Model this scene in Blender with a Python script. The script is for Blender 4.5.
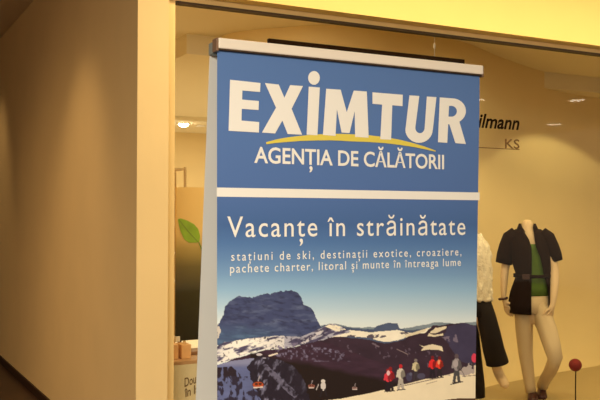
import bpy, bmesh, math, random
import numpy as np
from mathutils import Vector, Matrix
random.seed(7); rng = np.random.default_rng(7)
for o in list(bpy.data.objects): bpy.data.objects.remove(o)
S = bpy.context.scene
COL = S.collection
PI = math.pi

# ------------------------------------------------------------------ camera
FPX = 864.0
YAW, PITCH, ROLL = math.radians(27.8), math.atan(17/864), 0.0020
CAM = Vector((0, 0, 1.5))
F_ = Vector((math.sin(YAW)*math.cos(PITCH), math.cos(YAW)*math.cos(PITCH), math.sin(PITCH)))
R0 = Vector((math.cos(YAW), -math.sin(YAW), 0)); U0 = R0.cross(F_)
R_ = R0*math.cos(ROLL) + U0*math.sin(ROLL); U_ = R_.cross(F_)
cd = bpy.data.cameras.new('camera'); cam = bpy.data.objects.new('camera', cd); COL.objects.link(cam)
cd.sensor_fit = 'HORIZONTAL'; cd.sensor_width = 36; cd.lens = 36*FPX/600; cd.clip_start = .05
cam.matrix_world = Matrix(((R_.x, U_.x, -F_.x, CAM.x), (R_.y, U_.y, -F_.y, CAM.y), (R_.z, U_.z, -F_.z, CAM.z), (0, 0, 0, 1)))
S.camera = cam

# ------------------------------------------------------------------ world, lights, exposure
W = bpy.data.worlds.new('world'); S.world = W; W.use_nodes = True
W.node_tree.nodes['Background'].inputs[0].default_value = (1.0, .80, .56, 1)
W.node_tree.nodes['Background'].inputs[1].default_value = .36
S.view_settings.view_transform = 'Standard'; S.view_settings.look = 'None'
S.view_settings.gamma = 1; S.view_settings.exposure = 1.5
try: S.view_settings.use_curve_mapping = False
except Exception: pass

def area(name, loc, target, size, power, col, sy=None, spread=PI):
    l = bpy.data.lights.new(name, 'AREA'); l.energy = power; l.color = col; l.size = size
    if sy: l.shape = 'RECTANGLE'; l.size_y = sy
    l.spread = spread
    o = bpy.data.objects.new(name, l); COL.objects.link(o); o.location = loc
    o.rotation_euler = (Vector(target) - Vector(loc)).to_track_quat('-Z', 'Y').to_euler()
    return o
def down(name, loc, sx, sy, power, col, tilt=0):      # ceiling panel lamp, long side along the shop front
    o = area(name, loc, (loc[0], loc[1], 0), sx, power, col, sy); o.rotation_euler = (math.radians(tilt), 0, 0); return o
def spot(name, loc, target, ang, power, col, blend=.3, r=.04):
    l = bpy.data.lights.new(name, 'SPOT'); l.energy = power; l.color = col
    l.spot_size = math.radians(ang); l.spot_blend = blend; l.shadow_soft_size = r
    o = bpy.data.objects.new(name, l); COL.objects.link(o); o.location = loc
    o.rotation_euler = (Vector(target) - Vector(loc)).to_track_quat('-Z', 'Y').to_euler()
    return o
WARM = (1, .81, .46); NEUT = (1, .89, .70)
down('corridor_ceiling_light', (4.9, 3.5, 3.35), 6.8, .5, 55, (1, .80, .44), 8)
area('corridor_front_light', (-1.5, -1.3, 3.35), (.9, 1.8, .35), 2.0, 82, NEUT, 1.4, math.radians(104))
area('left_wall_fill_light', (-1.2, 6.4, 3.35), (.6, 6.2, .6), 1.2, 12, (1, .66, .32), 2.6, math.radians(110))  # fill lamp added to brighten the corridor side wall, no fixture there
spot('wall_wash_light', (.35, 5.7, 3.33), (1.437, 6.0, 1.25), 64, 17, (1, .70, .36), 1, .12)
spot('wall_wash_light', (.45, 9.3, 3.33), (1.437, 9.5, 1.7), 62, 11, (1, .72, .38), 1, .12)
spot('display_spot', (7.2, 5.95, 3.06), (7.2, 5.95, 0), 126, 17, (1, .87, .44), .10)
spot('display_spot', (4.9, 5.25, 3.06), (4.95, 5.5, 0), 168, 13, (1, .87, .46), 1)  # added wide fill over the mannequins, lifts the upper backdrop
down('shop_ceiling_light', (5.0, 10.0, 2.88), 5.0, 3.0, 62, (1, .90, .66))
area('shop_front_light', (2.4, 5.5, 3.05), (2.4, 5.8, 0), 1.0, 7, (1, .90, .66), .5)

# ------------------------------------------------------------------ helpers
def s2l(c):
    return tuple(((v/255)/12.92 if v/255 <= .04045 else ((v/255+.055)/1.055)**2.4) for v in c)
def mat(name, rgb=None, rough=.6, lin=None, metal=0, spec=.4, bump=0, bscale=60, var=0, vscale=3):
    m = bpy.data.materials.new(name); m.use_nodes = True
    nt = m.node_tree; b = nt.nodes['Principled BSDF']
    c = lin or s2l(rgb)
    b.inputs['Base Color'].default_value = (*c, 1); b.inputs['Roughness'].default_value = rough
    b.inputs['Metallic'].default_value = metal; b.inputs['Specular IOR Level'].default_value = spec
    if bump or var:
        tc = nt.nodes.new('ShaderNodeTexCoord')
    if bump:
        n = nt.nodes.new('ShaderNodeTexNoise'); n.inputs['Scale'].default_value = bscale; n.inputs['Detail'].default_value = 4
        bp = nt.nodes.new('ShaderNodeBump'); bp.inputs['Strength'].default_value = bump; bp.inputs['Distance'].default_value = .01
        nt.links.new(tc.outputs['Object'], n.inputs['Vector']); nt.links.new(n.outputs['Fac'], bp.inputs['Height'])
        nt.links.new(bp.outputs['Normal'], b.inputs['Normal'])
    if var:
        n = nt.nodes.new('ShaderNodeTexNoise'); n.inputs['Scale'].default_value = vscale; n.inputs['Detail'].default_value = 3
        r = nt.nodes.new('ShaderNodeValToRGB')
        r.color_ramp.elements[0].position = .3; r.color_ramp.elements[1].position = .7
        r.color_ramp.elements[0].color = (*[v*(1-var) for v in c], 1); r.color_ramp.elements[1].color = (*[min(1, v*(1+var)) for v in c], 1)
        nt.links.new(tc.outputs['Object'], n.inputs['Vector']); nt.links.new(n.outputs['Fac'], r.inputs['Fac'])
        nt.links.new(r.outputs['Color'], b.inputs['Base Color'])
    return m
def emit(name, col, st):
    m = bpy.data.materials.new(name); m.use_nodes = True; nt = m.node_tree
    b = nt.nodes['Principled BSDF']
    b.inputs['Emission Color'].default_value = (*col, 1); b.inputs['Emission Strength'].default_value = st
    return m
def attr_mat(name, rough=.5, translucent=0):
    m = bpy.data.materials.new(name); m.use_nodes = True; nt = m.node_tree
    a = nt.nodes.new('ShaderNodeAttribute'); a.attribute_name = 'print'
    b = nt.nodes['Principled BSDF']; b.inputs['Roughness'].default_value = rough; b.inputs['Specular IOR Level'].default_value = .25
    nt.links.new(a.outputs['Color'], b.inputs['Base Color'])
    return m

def link(name, me, material=None, parent=None, smooth=False):
    o = bpy.data.objects.new(name, me); COL.objects.link(o)
    for m in (material if isinstance(material, (list, tuple)) else [material]):
        if m: me.materials.append(m)
    if parent: o.parent = parent
    if smooth:
        me.polygons.foreach_set('use_smooth', [True]*len(me.polygons))
    return o
def obj(name, bm, material, parent=None, smooth=False, recalc=True):
    if recalc: bmesh.ops.recalc_face_normals(bm, faces=bm.faces)
    me = bpy.data.meshes.new(name); bm.to_mesh(me); bm.free()
    return link(name, me, material, parent, smooth)
def tag(o, label=None, cat=None, group=None, kind=None):
    if label: o['label'] = label
    if cat: o['category'] = cat
    if group: o['group'] = group
    if kind: o['kind'] = kind
    return o
def empty(name, loc, label, cat, rz=0, group=None):
    o = bpy.data.objects.new(name, None); COL.objects.link(o); o.location = loc; o.rotation_euler = (0, 0, rz)
    o.empty_display_size = .1
    return tag(o, label, cat, group)
def box(bm, x0, x1, y0, y1, z0, z1, bev=0):
    vs = [bm.verts.new((x, y, z)) for x in (x0, x1) for y in (y0, y1) for z in (z0, z1)]
    fs = [bm.faces.new([vs[i] for i in q]) for q in ((0, 1, 3, 2), (4, 6, 7, 5), (0, 4, 5, 1), (2, 3, 7, 6), (0, 2, 6, 4), (1, 5, 7, 3))]
    if bev:
        bmesh.ops.recalc_face_normals(bm, faces=fs)
        es = list({e for f in fs for e in f.edges})
        bmesh.ops.bevel(bm, geom=es, offset=bev, segments=2, affect='EDGES', profile=.5)
    return bm
def boxbm(*a, bev=0): return box(bmesh.new(), *a, bev=bev)
def struct(name, bm, m, kind='structure'):
    o = obj(name, bm, m); o['kind'] = kind; return o
def tube(bm, pts, rad, n=12, cap=True):
    pts = [Vector(p) for p in pts]
    rads = rad if isinstance(rad, (list, tuple)) else [rad]*len(pts)
    rings = []
    for i, p in enumerate(pts):
        d = (pts[min(i+1, len(pts)-1)] - pts[max(i-1, 0)]).normalized()
        a = d.cross(Vector((0, 0, 1)))
        if a.length < 1e-3: a = d.cross(Vector((0, 1, 0)))
        a.normalize(); b = d.cross(a)
        rings.append([bm.verts.new(p + (a*math.cos(t) + b*math.sin(t))*rads[i]) for t in [2*PI*k/n for k in range(n)]])
    for r0, r1 in zip(rings, rings[1:]):
        for k in range(n): bm.faces.new((r0[k], r0[(k+1) % n], r1[(k+1) % n], r1[k]))
    if cap: bm.faces.new(rings[0][::-1]); bm.faces.new(rings[-1])
    return bm
def lathe(bm, prof, n=24, c=(0, 0, 0)):
    rings = [[bm.verts.new((c[0]+r*math.cos(2*PI*k/n), c[1]+r*math.sin(2*PI*k/n), c[2]+z)) for k in range(n)] for r, z in prof]
    for r0, r1 in zip(rings, rings[1:]):
        for k in range(n): bm.faces.new((r0[k], r0[(k+1) % n], r1[(k+1) % n], r1[k]))
    bm.faces.new(rings[0][::-1]); bm.faces.new(rings[-1])
    return bm
def ray(x, y): return F_ + R_*((x-300)/FPX) + U_*((200-y)/FPX)
def onY(x, y, Y):                                   # the point of the vertical plane at depth Y
    d = ray(x, y); return CAM + d*(Y/d.y)
def flat_poly(bm, outline, hole=None, y=0.0):       # outline of (X, Z) on a vertical plane
    vs = [bm.verts.new((x, y, z)) for x, z in outline]
    es = [bm.edges.new((vs[i], vs[(i+1) % len(vs)])) for i in range(len(vs))]
    if hole:
        hs = [bm.verts.new((x, y, z)) for x, z in hole]
        es += [bm.edges.new((hs[i], hs[(i+1) % len(hs)])) for i in range(len(hs))]
    bmesh.ops.triangle_fill(bm, edges=es, use_beauty=True, normal=(0, -1, 0))
    return bm
COMMA = {'ț': 't', 'ș': 's', 'Ț': 'T'}
def text_geo(s, offset=0, spacing=1, shear=0):
    plain = ''.join(COMMA.get(c, c) for c in s)
    v, f = text_raw(plain, offset, spacing, shear)
    for i, c in enumerate(s):                       # the comma below goes under its letter as a separate stroke
        if c in COMMA:
            right = text_raw(plain[:i+1], offset, spacing, shear)[0][:, 0].max(); lv = text_raw(plain[i], offset)[0]
            w = lv[:, 0].max()-lv[:, 0].min(); cv_, cf = text_raw(',', offset+.004)
            cv_ = cv_*1.0; cv_[:, 0] += right - w*.46 - (cv_[:, 0].max()+cv_[:, 0].min())/2
            cv_[:, 1] += -.075 - cv_[:, 1].max()
            f = list(f) + [tuple(k+len(v) for k in q) for q in cf]; v = np.concatenate([v, cv_])
    return v, f
def text_raw(s, offset=0, spacing=1, shear=0):
    cu = bpy.data.curves.new('lettering', 'FONT'); cu.body = s; cu.size = 1; cu.offset = offset
    cu.space_character = spacing; cu.shear = shear; cu.resolution_u = 4
    o = bpy.data.objects.new('lettering', cu); COL.objects.link(o)
    dg = bpy.context.evaluated_depsgraph_get(); me = bpy.data.meshes.new_from_object(o.evaluated_get(dg))
    v = [tuple(q.co) for q in me.vertices]; f = [tuple(p.vertices) for p in me.polygons]
    bpy.data.objects.remove(o); bpy.data.curves.remove(cu); bpy.data.meshes.remove(me)
    return np.array(v), f
CAPH = None
def text_obj(name, s, x0, x1, zb, cap, y, m, parent, offset=0, spacing=1, shear=0, split=0):
    """lettering on the vertical plane y: left edge x0, right edge x1, baseline zb, capital height cap"""
    global CAPH
    if CAPH is None: CAPH = text_geo('H')[0][:, 1].max()
    v, f = text_geo(s, offset, spacing, shear)
    sx = (x1-x0)/(v[:, 0].max()-v[:, 0].min()); sz = cap/CAPH
    cen = np.array([v[list(q), 0].mean() for q in f]); order = np.argsort(cen); ends = [f[k] for k in order]
    groups = [[ends[0]]]; right = v[list(ends[0]), 0].max()
    for q in ends[1:]:                              # a new mesh for every word
        if split and v[list(q), 0].min() - right > split: groups.append([])
        groups[-1].append(q); right = max(right, v[list(q), 0].max())
    out = []
    for g in groups:
        ids = sorted({k for q in g for k in q}); mp = {k: n for n, k in enumerate(ids)}
        me = bpy.data.meshes.new(name)
        me.from_pydata([(x0+(v[k, 0]-v[:, 0].min())*sx, y, zb+v[k, 1]*sz) for k in ids], [], [[mp[k] for k in q] for q in g])
        out.append(link(name, me, m, parent))
    return out

# ------------------------------------------------------------------ materials
PAINT = (.86, .63, .31)
m_paint = mat('cream_wall_paint', lin=PAINT, rough=.6, spec=.3, bump=.03, bscale=90, var=.02)
m_fasc = mat('yellow_fascia_paint', lin=(.88, .66, .235), rough=.6, spec=.3, var=.015)
m_ceil = mat('ceiling_paint', lin=(.80, .66, .46), rough=.8, spec=.2)
m_floor = mat('dark_brown_floor', lin=(.07, .035, .02), rough=.4, var=.15, vscale=1.5)
m_base = mat('dark_baseboard', lin=(.03, .012, .007), rough=.5)
m_frame = mat('bronze_frame', lin=(.85, .62, .28), rough=.45, metal=.2)
m_gask = mat('black_gasket', lin=(.05, .025, .01), rough=.6)
m_shopwall = mat('shop_wall_paint', lin=(.82, .65, .35), rough=.65, spec=.25, var=.015)
m_shopceil = mat('shop_ceiling_paint', lin=(.84, .76, .58), rough=.8, spec=.2)
m_dark = mat('dark_brown_board', lin=(.014, .006, .003), rough=.8, spec=.05)
m_lamp = emit('lamp_glow', (1, .85, .6), 16); m_lamp2 = emit('corridor_lamp_glow', (1, .85, .6), 8)
m_white = mat('white_enamel', lin=(.8, .76, .7), rough=.4)
def glass_mat():
    m = bpy.data.materials.new('window_glass'); m.use_nodes = True; nt = m.node_tree; nt.nodes.clear()
    out = nt.nodes.new('ShaderNodeOutputMaterial'); mx = nt.nodes.new('ShaderNodeMixShader')
    tr = nt.nodes.new('ShaderNodeBsdfTransparent'); tr.inputs[0].default_value = (.95, .94, .90, 1)
    gl = nt.nodes.new('ShaderNodeBsdfGlossy'); gl.inputs['Roughness'].default_value = .02
    fr = nt.nodes.new('ShaderNodeFresnel'); fr.inputs['IOR'].default_value = 1.28
    ge = nt.nodes.new('ShaderNodeNewGeometry'); mu = nt.nodes.new('ShaderNodeMath'); mu.operation = 'SUBTRACT'; mu.use_clamp = True
    nt.links.new(fr.outputs[0], mu.inputs[0]); nt.links.new(ge.outputs['Backfacing'], mu.inputs[1])
    nt.links.new(mu.outputs[0], mx.inputs[0]); nt.links.new(tr.outputs[0], mx.inputs[1]); nt.links.new(gl.outputs[0], mx.inputs[2])
    nt.links.new(mx.outputs[0], out.inputs['Surface'])
    return m
m_glass = glass_mat()

# ------------------------------------------------------------------ setting
XW, YF, ZC = 1.437, 4.67, 3.38          # side wall plane, shop front plane, corridor ceiling
ZM = 2.758                               # underside of the window head
struct('floor', boxbm(-4, 14, -7, 17, -.1, 0), m_floor)
struct('ceiling', boxbm(-4, 14, -7, 17, ZC, ZC+.1), m_ceil)
struct('wall_left', boxbm(XW, 1.62, YF, 15.2, 0, ZC), m_paint)
struct('wall_far_left', boxbm(-4, -3.9, -7, 17, 0, ZC), m_paint)
struct('wall_corridor_end', boxbm(-3.9, 1.437, 16.8, 16.9, 0, ZC), m_paint)
struct('baseboard_left', boxbm(XW-.015, XW, YF+.002, 15.2, 0, .07), m_base)
struct('wall_front_fascia', boxbm(1.62, 14, YF, YF+.2, 2.79, ZC), m_fasc)
struct('wall_shop_back', boxbm(1.62, 14, 13.2, 13.3, 0, ZC), m_shopwall)
struct('wall_shop_right', boxbm(11.0, 11.1, YF+.2, 13.2, 0, ZC), m_shopwall)
struct('floor_shop_inner', boxbm(1.62, 11.0, 7.8, 13.2, 0, .012), mat('pale_bounce_floor', lin=(.72, .64, .50), rough=.5))  # unseen inner floor, made pale to bounce light onto the dropped ceiling
struct('floor_shop', boxbm(1.62, 11.0, YF+.12, 7.8, 0, .012), mat('beige_shop_floor', lin=(.50, .375, .18), rough=.8, spec=.1))
# shop ceiling with the dropped part on the left
struct('ceiling_shop', boxbm(1.62, 11.0, YF+.2, 13.2, 3.10, 3.18), m_shopceil)
struct('ceiling_shop_dropped', boxbm(2.63, 11.0, 7.12, 13.2, 2.925, 3.10), m_shopceil)
struct('trim_1', boxbm(2.2, 11.0, 11.6, 13.2, 2.86, 2.925), m_shopceil)
# window: frame, gasket, glass
wf = bmesh.new()
box(wf, 1.62, 14, YF+.10, YF+.17, ZM, 2.79); box(wf, 1.62, 1.692, YF+.10, YF+.17, 0, ZM)
box(wf, 1.692, 14, YF+.10, YF+.17, 0, .06)
win = struct('window_1', wf, m_frame)
gk = bmesh.new(); box(gk, 1.692, 14, YF+.095, YF+.155, ZM-.012, ZM)
obj('gasket', gk, m_gask, win)
obj('glass_pane', boxbm(1.692, 14, YF+.132, YF+.140, .06, ZM-.012), m_glass, win)

# curved display backdrop with a coved foot
plan = [(2.93, 7.05), (3.02, 6.78), (3.25, 6.5), (3.55, 6.22), (4.1, 6.06), (4.92, 6.23), (5.88, 6.72), (6.87, 7.15), (7.96, 7.44), (9.2, 7.6), (10.6, 7.65)]
def catmull(P, k=8):
    P = [Vector(p) for p in P]; out = []
    for i in range(len(P)-1):
        p0, p1, p2, p3 = P[max(i-1, 0)], P[i], P[i+1], P[min(i+2, len(P)-1)]
        for j in range(k):
            t = j/k
            out.append(.5*((2*p1)+(p2-p0)*t+(2*p0-5*p1+4*p2-p3)*t*t+(3*p1-p0-3*p2+p3)*t**3))
    out.append(P[-1]); return out
cv = catmull(plan)
bm = bmesh.new(); rows = []
for i, p in enumerate(cv):
    d = (cv[min(i+1, len(cv)-1)] - cv[max(i-1, 0)]).normalized(); n = Vector((d.y, -d.x))
    cr_ = .28 + .45*max(0, min(1, (p.x-5.0)/1.4))       # radius of the coved foot
    prof = [(-cr_*(1-math.sin(a)), cr_*(1-math.cos(a))+.013) for a in [PI/2*k/8 for k in range(9)]] + [(0, 3.10)]
    rows.append([bm.verts.new((p.x - n.x*o, p.y - n.y*o, z)) for o, z in prof] + [bm.verts.new((p.x - n.x*.10, p.y-n.y*.10, 3.10)), bm.verts.new((p.x-n.x*.10, p.y-n.y*.10, .013))])
for r0, r1 in zip(rows, rows[1:]):
    for k in range(len(r0)): bm.faces.new((r0[k], r0[(k+1) % len(r0)], r1[(k+1) % len(r1)], r1[k]))
bm.faces.new(rows[0]); bm.faces.new(rows[-1][::-1])
bd = struct('wall_display_backdrop', bm, m_shopwall)
bd.data.polygons.foreach_set('use_smooth', [len(p.vertices) == 4 for p in bd.data.polygons])
try: bd.data.set_sharp_from_angle(angle=math.radians(40))
except Exception: pass

# ceiling lamps
def downlight(loc, label, r=.14, group='round recessed corridor ceiling lights', dome=.022, glow=None):
    t = empty('recessed_ceiling_light', loc, label, 'ceiling light', group=group)
    obj('trim_ring', lathe(bmesh.new(), [(r, 0), (r+.02, 0), (r+.025, -.006), (r+.012, -.012), (r, -.010)], 28), m_white, t, True)
    obj('lens', lathe(bmesh.new(), [(r*.98, -.002), (r*.95, -dome*.5), (r*.75, -dome*.85), (r*.4, -dome), (.004, -dome*1.02)], 28), glow or m_lamp2, t, True)
    return t
for p in ((12.6, -3.35), (10.3, -.5), (8.9, -1.25)):
    downlight((*p, ZC), 'round recessed ceiling light in the corridor, seen only as a reflection in the window glass')
p = onY(183.5, 127, 11.9); downlight((p.x, 11.9, 2.86), 'small glowing downlight deep in the shop, beside the pilaster', .075, 'downlights deep in the shop', .05, m_lamp)
p = onY(206, 125.5, 11.9); downlight((p.x, 12.1, 2.86), 'small downlight deep in the shop, half hidden by the banner edge', .05, 'downlights deep in the shop', .008, m_lamp2)

# ------------------------------------------------------------------ roll-up banner
YB = 2.40
def B(x, y):                                        # pixel of the print -> place on the banner sheet
    p = onY(x, y, YB); return (p.x, p.z)
bx0, bx1 = B(217, 100)[0], B(479.6, 100)[0]
ztop = (B(217, 48.5)[1] + B(480, 75.5)[1])/2
print('BANNER', bx0, bx1, ztop, B(217, 48.5), B(480, 75.5), B(216, 400))
ban = empty('roll_up_banner', ((bx0+bx1)/2, YB+.12, 0), 'tall blue roll-up travel agency banner with snowy mountain print standing before the shop window', 'banner')
bl = ban.location
def bobj(name, bm, m, parent=None, smooth=False):   # built in world coordinates, stored relative to the banner's foot
    bmesh.ops.translate(bm, verts=bm.verts, vec=-bl); return obj(name, bm, m, parent or ban, smooth)
def brel(o):
    o.data.transform(Matrix.Translation(-bl)); return o
m_alu = mat('brushed_aluminium_rail', lin=(.82, .74, .64), rough=.45, metal=0, spec=.4)
m_alu2 = mat('grey_rail', lin=(.30, .34, .34), rough=.5, metal=.3)
m_cap = mat('brown_end_cap', lin=(.22, .13, .08), rough=.5)
m_print_white = mat('white_print', lin=(.86, .84, .80), rough=.5, spec=.25)
m_print_yel = mat('yellow_print', lin=(.75, .62, .10), rough=.5, spec=.25)
m_sheet = attr_mat('blue_printed_sheet')

def lut(ys, keys):
    k = np.array([a for a, _ in keys], float); c = np.array([s2l(b) for _, b in keys])
    return np.stack([np.interp(ys, k, c[:, i]) for i in range(3)], -1)
SKY = [(40, (86, 120, 178)), (120, (86, 120, 180)), (195, (80, 112, 172)), (225, (70, 104, 160)), (242, (80, 118, 174)), (258, (98, 136, 186)), (275, (120, 158, 200)), (290, (146, 184, 216)), (308, (182, 208, 226)), (320, (212, 226, 232)), (332, (228, 234, 230))]
def grid_mesh(name, xs, ys, colfn, yoff, m, parent):
    gx, gy = np.meshgrid(xs, ys); nx, ny = len(xs), len(ys)
    col = colfn(gx, gy)
    d = np.array(F_)[None, None] + np.array(R_)[None, None]*((gx-300)/FPX)[..., None] + np.array(U_)[None, None]*((200-gy)/FPX)[..., None]
    P = np.array(CAM) + d*(YB/d[..., 1])[..., None]
    P[..., 1] = YB + yoff
    P = P.reshape(-1, 3) - np.array(bl)
    idx = np.arange(nx*ny).reshape(ny, nx)
    q = np.stack([idx[:-1, :-1], idx[1:, :-1], idx[1:, 1:], idx[:-1, 1:]], -1).reshape(-1, 4)
    me = bpy.data.meshes.new(name)
    me.vertices.add(nx*ny); me.vertices.foreach_set('co', P.ravel())
    me.loops.add(q.size); me.loops.foreach_set('vertex_index', q.ravel().astype(np.int32))
    me.polygons.add(len(q)); me.polygons.foreach_set('loop_start', np.arange(0, q.size, 4, dtype=np.int32))
    me.update(calc_edges=True); me.validate()
    a = me.attributes.new('print', 'FLOAT_COLOR', 'POINT')
    a.data.foreach_set('color', np.concatenate([col.reshape(-1, 3), np.ones((nx*ny, 1))], 1).ravel().astype(np.float32))
    return link(name, me, m, parent)

# --- painter for the printed mountain photograph
def vnoise(x, y, seed):
    r = np.random.default_rng(seed); T = r.random((64, 64))
    xi, yi = np.floor(x).astype(int), np.floor(y).astype(int); fx, fy = x-xi, y-yi
    fx, fy = fx*fx*(3-2*fx), fy*fy*(3-2*fy); g = lambda a, b: T[b % 64, a % 64]
    return (g(xi, yi)*(1-fx)+g(xi+1, yi)*fx)*(1-fy) + (g(xi, yi+1)*(1-fx)+g(xi+1, yi+1)*fx)*fy
def fbm(x, y, s, seed, oct=4):
    v = 0; a = .5
    for k in range(oct): v = v + a*vnoise(x/s*2**k+7.3*k, y/s*2**k+3.1*k, seed+k); a *= .5
    return v/(1-.5**oct)
def inside(px, py, poly):
    r = np.zeros(px.shape, bool); n = len(poly)
    for i in range(n):
        (x0, y0), (x1, y1) = poly[i], poly[(i+1) % n]
        if y0 == y1: continue
        c = ((y0 > py) != (y1 > py)) & (px < (x1-x0)*(py-y0)/(y1-y0)+x0); r ^= c
    return r
def paint(gx, gy):
    C = lut(gy, SKY); n1 = fbm(gx, gy, 9, 11); n2 = fbm(gx, gy, 4, 21, 3); n3 = fbm(gx+gy*.8, gy*2.2, 10, 31)
    jx = gx+(n2-.5)*2.2; jy = gy+(n1-.5)*2.4
    def put(mask, c, var=0, nz=n1):
        c = np.array(c, float); k = (1+var*(nz-.5)*2)[..., None]
        C[mask] = (np.array(s2l(c))*k)[mask] if var else np.array(s2l(c))
    def poly(pts, c, var=0, nz=n1, j=True): put(inside(jx if j else gx, jy if j else gy, pts), c, var, nz)
    def ell(x, y, rx, ry, c, rot=0):
        dx, dy = gx-x, gy-y; ca, sa = math.cos(rot), math.sin(rot)
        put(((dx*ca+dy*sa)/rx)**2+((-dx*sa+dy*ca)/ry)**2 < 1, c)
    def line(x0, y0, x1, y1, w, c):
        dx, dy = x1-x0, y1-y0; L = math.hypot(dx, dy)
        t = ((gx-x0)*dx+(gy-y0)*dy)/L; s = np.abs(-(gx-x0)*dy+(gy-y0)*dx)/L
        put((t > 0) & (t < L) & (s < w/2), c)
    D = 430
    # far ridges
    poly([(318, 326), (335, 323.5), (347, 326), (360, 327.5), (373, 327), (400, 329), (412, 326.5), (430, 324), (440, 321.5), (452, 323), (482, 322), (482, D), (318, D)], (128, 142, 152), .2)
    poly([(318, 328), (328, 324), (345, 326.5), (362, 329), (374, 329), (377, 325.5), (389, 323), (397, 323.8), (399, 328.5), (408, 330), (430, 328), (482, 326), (482, D), (318, D)], (76, 88, 116), .25)
    # snow fields of the middle distance
    sf = inside(jx, jy, [(318, 334), (336, 333), (350, 329.5), (362, 331.5), (378, 332), (398, 330.5), (412, 332.5), (425, 329), (434, 326), (448, 325), (440, 334), (424, 337), (405, 337), (398, 341), (384, 342), (370, 338), (352, 336.5), (318, 339)])
    put(sf & (n3 > .36), (240, 232, 212), .12); put(sf & (n3 <= .36), (92, 84, 96), .2)
    # dark valley flank
    poly([(300, 345), (318, 338), (340, 337), (360, 339), (372, 340.5), (384, 343.5), (398, 342), (407, 337), (415, 332.5), (424, 333.5), (432, 326), (446, 324), (461, 322), (470, 324.5), (482, 327), (482, D), (300, D)], (58, 42, 56), .28)
    poly([(448, 326), (461, 322.5), (470, 325), (482, 328), (482, 366), (462, 362), (450, 348), (444, 336)], (66, 60, 88), .2)
    for pp in ([(429, 331.5), (436, 327.5), (447, 325.5), (446, 328.5), (438, 332.5), (430, 333)], [(428, 333), (434, 334.2), (443, 334), (444, 335.4), (434, 336.4), (428, 336.3)],
               [(406, 334), (416, 331), (427, 328.6), (424, 332), (414, 334.5), (405, 337)],
               [(419, 344.5), (423, 345.5), (431, 344), (436, 345), (441, 346.5), (442.5, 352), (437, 350), (429, 349), (421, 350.5), (423, 347)]):
        poly(pp, (228, 214, 184), .1)
    put(inside(gx, gy, [(440, 338), (456, 334), (458, 342), (442, 346)]) & (n2 > .58), (120, 108, 128))
    put(inside(gx, gy, [(320, 340), (376, 341), (440, 352), (440, 366), (330, 372)]) & (n2 > .74), (92, 78, 96))
    line(396.5, 349, 408, 354.5, .9, (130, 112, 116)); line(372, 343, 379, 347, 1.6, (110, 96, 110))
    # great rock massif
    n4 = fbm(gx, gy, 2.6, 61, 3); n5 = fbm(gx*.7+gy*.9, gy*1.9-gx*.5, 5, 71, 4); n6 = fbm(gx*.5, gy*2.0, 6, 81, 4)
    def mix(mask, w, c):                            # a soft-edged wash of colour
        w = (np.clip(w, 0, 1)*mask)[..., None]; C[:] = C*(1-w) + np.array(s2l(c))*w
    sm = lambda n, t, k=.10: (n-t)/k+.5
    big = [(214.5, 336), (216, 327), (219, 322), (222, 318), (224, 309), (227, 303), (232, 299), (239, 296.3), (247, 297), (252, 298), (256, 296), (261, 294.8), (266, 293), (270, 294.5), (275, 292.3), (279, 291.4), (286, 290.8), (293, 290.5), (298, 293), (302, 298.5), (303.2, 304.5), (307, 306.3), (311, 308), (313.8, 312), (316.5, 319.5), (321, 327.5), (324, 330), (310, 338), (280, 342), (250, 343), (214.5, 345)]
    mk = inside(gx+(n4-.5)*2.4, gy+(n4-.5)*2.6, big)
    put(mk, (66, 74, 112), .16, n5)
    mix(mk, sm(n6, .56, .16)*.45, (94, 104, 138)); mix(mk, sm(1-n5, .58, .16)*.5, (52, 56, 88))
    mix(mk, np.clip((gy-322)/14, 0, 1)*np.clip((292-gx)/40, 0, 1)*.55*(n6*1.4), (84, 120, 154))
    mix(inside(jx, jy, [(214.5, 318), (218, 322), (221, 330), (219, 338), (214.5, 340)]), sm(n4, .5, .2), (206, 198, 190))
    # snow at the foot of the massif
    fs = inside(jx, jy, [(214.5, 347), (226, 342), (246, 338.5), (262, 337), (276, 336), (290, 336.5), (300, 337), (312, 332), (319, 329), (325, 326), (330, 323.8), (336, 324.5), (346, 328.5), (350, 332), (332, 337), (320, 340), (300, 345), (285, 348), (262, 350), (245, 354), (230, 359), (214.5, 364)])
    put(fs, (78, 72, 100), .3, n4)
    n7 = fbm(gx*.55, (gy+.30*gx)*2.0, 6, 111, 5)
    br = np.clip(1.15-np.abs(gx-246)/62, .25, 1)
    w = np.clip(sm(n7, .50-.13*br, .10), 0, 1)
    mix(fs, w*.95, (176, 174, 190)); mix(fs & (gx < 284), np.clip(sm(n7, .53-.11*br, .09), 0, 1)*br, (248, 242, 232))
    mix(fs, sm(1-n4, .68, .08)*.5, (58, 50, 70))
    mix(inside(jx, jy, [(325, 326.5), (330, 323.6), (338, 325.6), (346, 329), (338, 331.5), (332, 329.5)]), sm(n5, .38, .1), (240, 230, 206))
    mix(inside(jx, jy, [(300, 343), (312, 335), (322, 329), (324, 331), (314, 338), (304, 344)]), sm(n4, .42, .1)*.8, (206, 200, 206))
    # purple flank, forest
    poly([(214.5, 366), (232, 359), (248, 354.5), (264, 350.5), (286, 348), (302, 345.5), (318, 341), (330, 343), (345, 350), (380, 362), (400, 368), (400, D), (214.5, D)], (62, 42, 58), .3, n6)
    mix(inside(gx, gy, [(262, 348), (300, 342), (345, 352), (352, 362), (316, 362), (280, 358)]), sm(n4, .62, .08)*.6*np.clip((366-gy)/14, 0, 1), (120, 112, 140))
    w = np.clip((gy-(352+(gx-262)*.21)+(n1-.5)*4)/5, 0, 1)
    mix((gx > 250), w*(gy > 350)*(gx < 402), (36, 25, 24))
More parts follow.
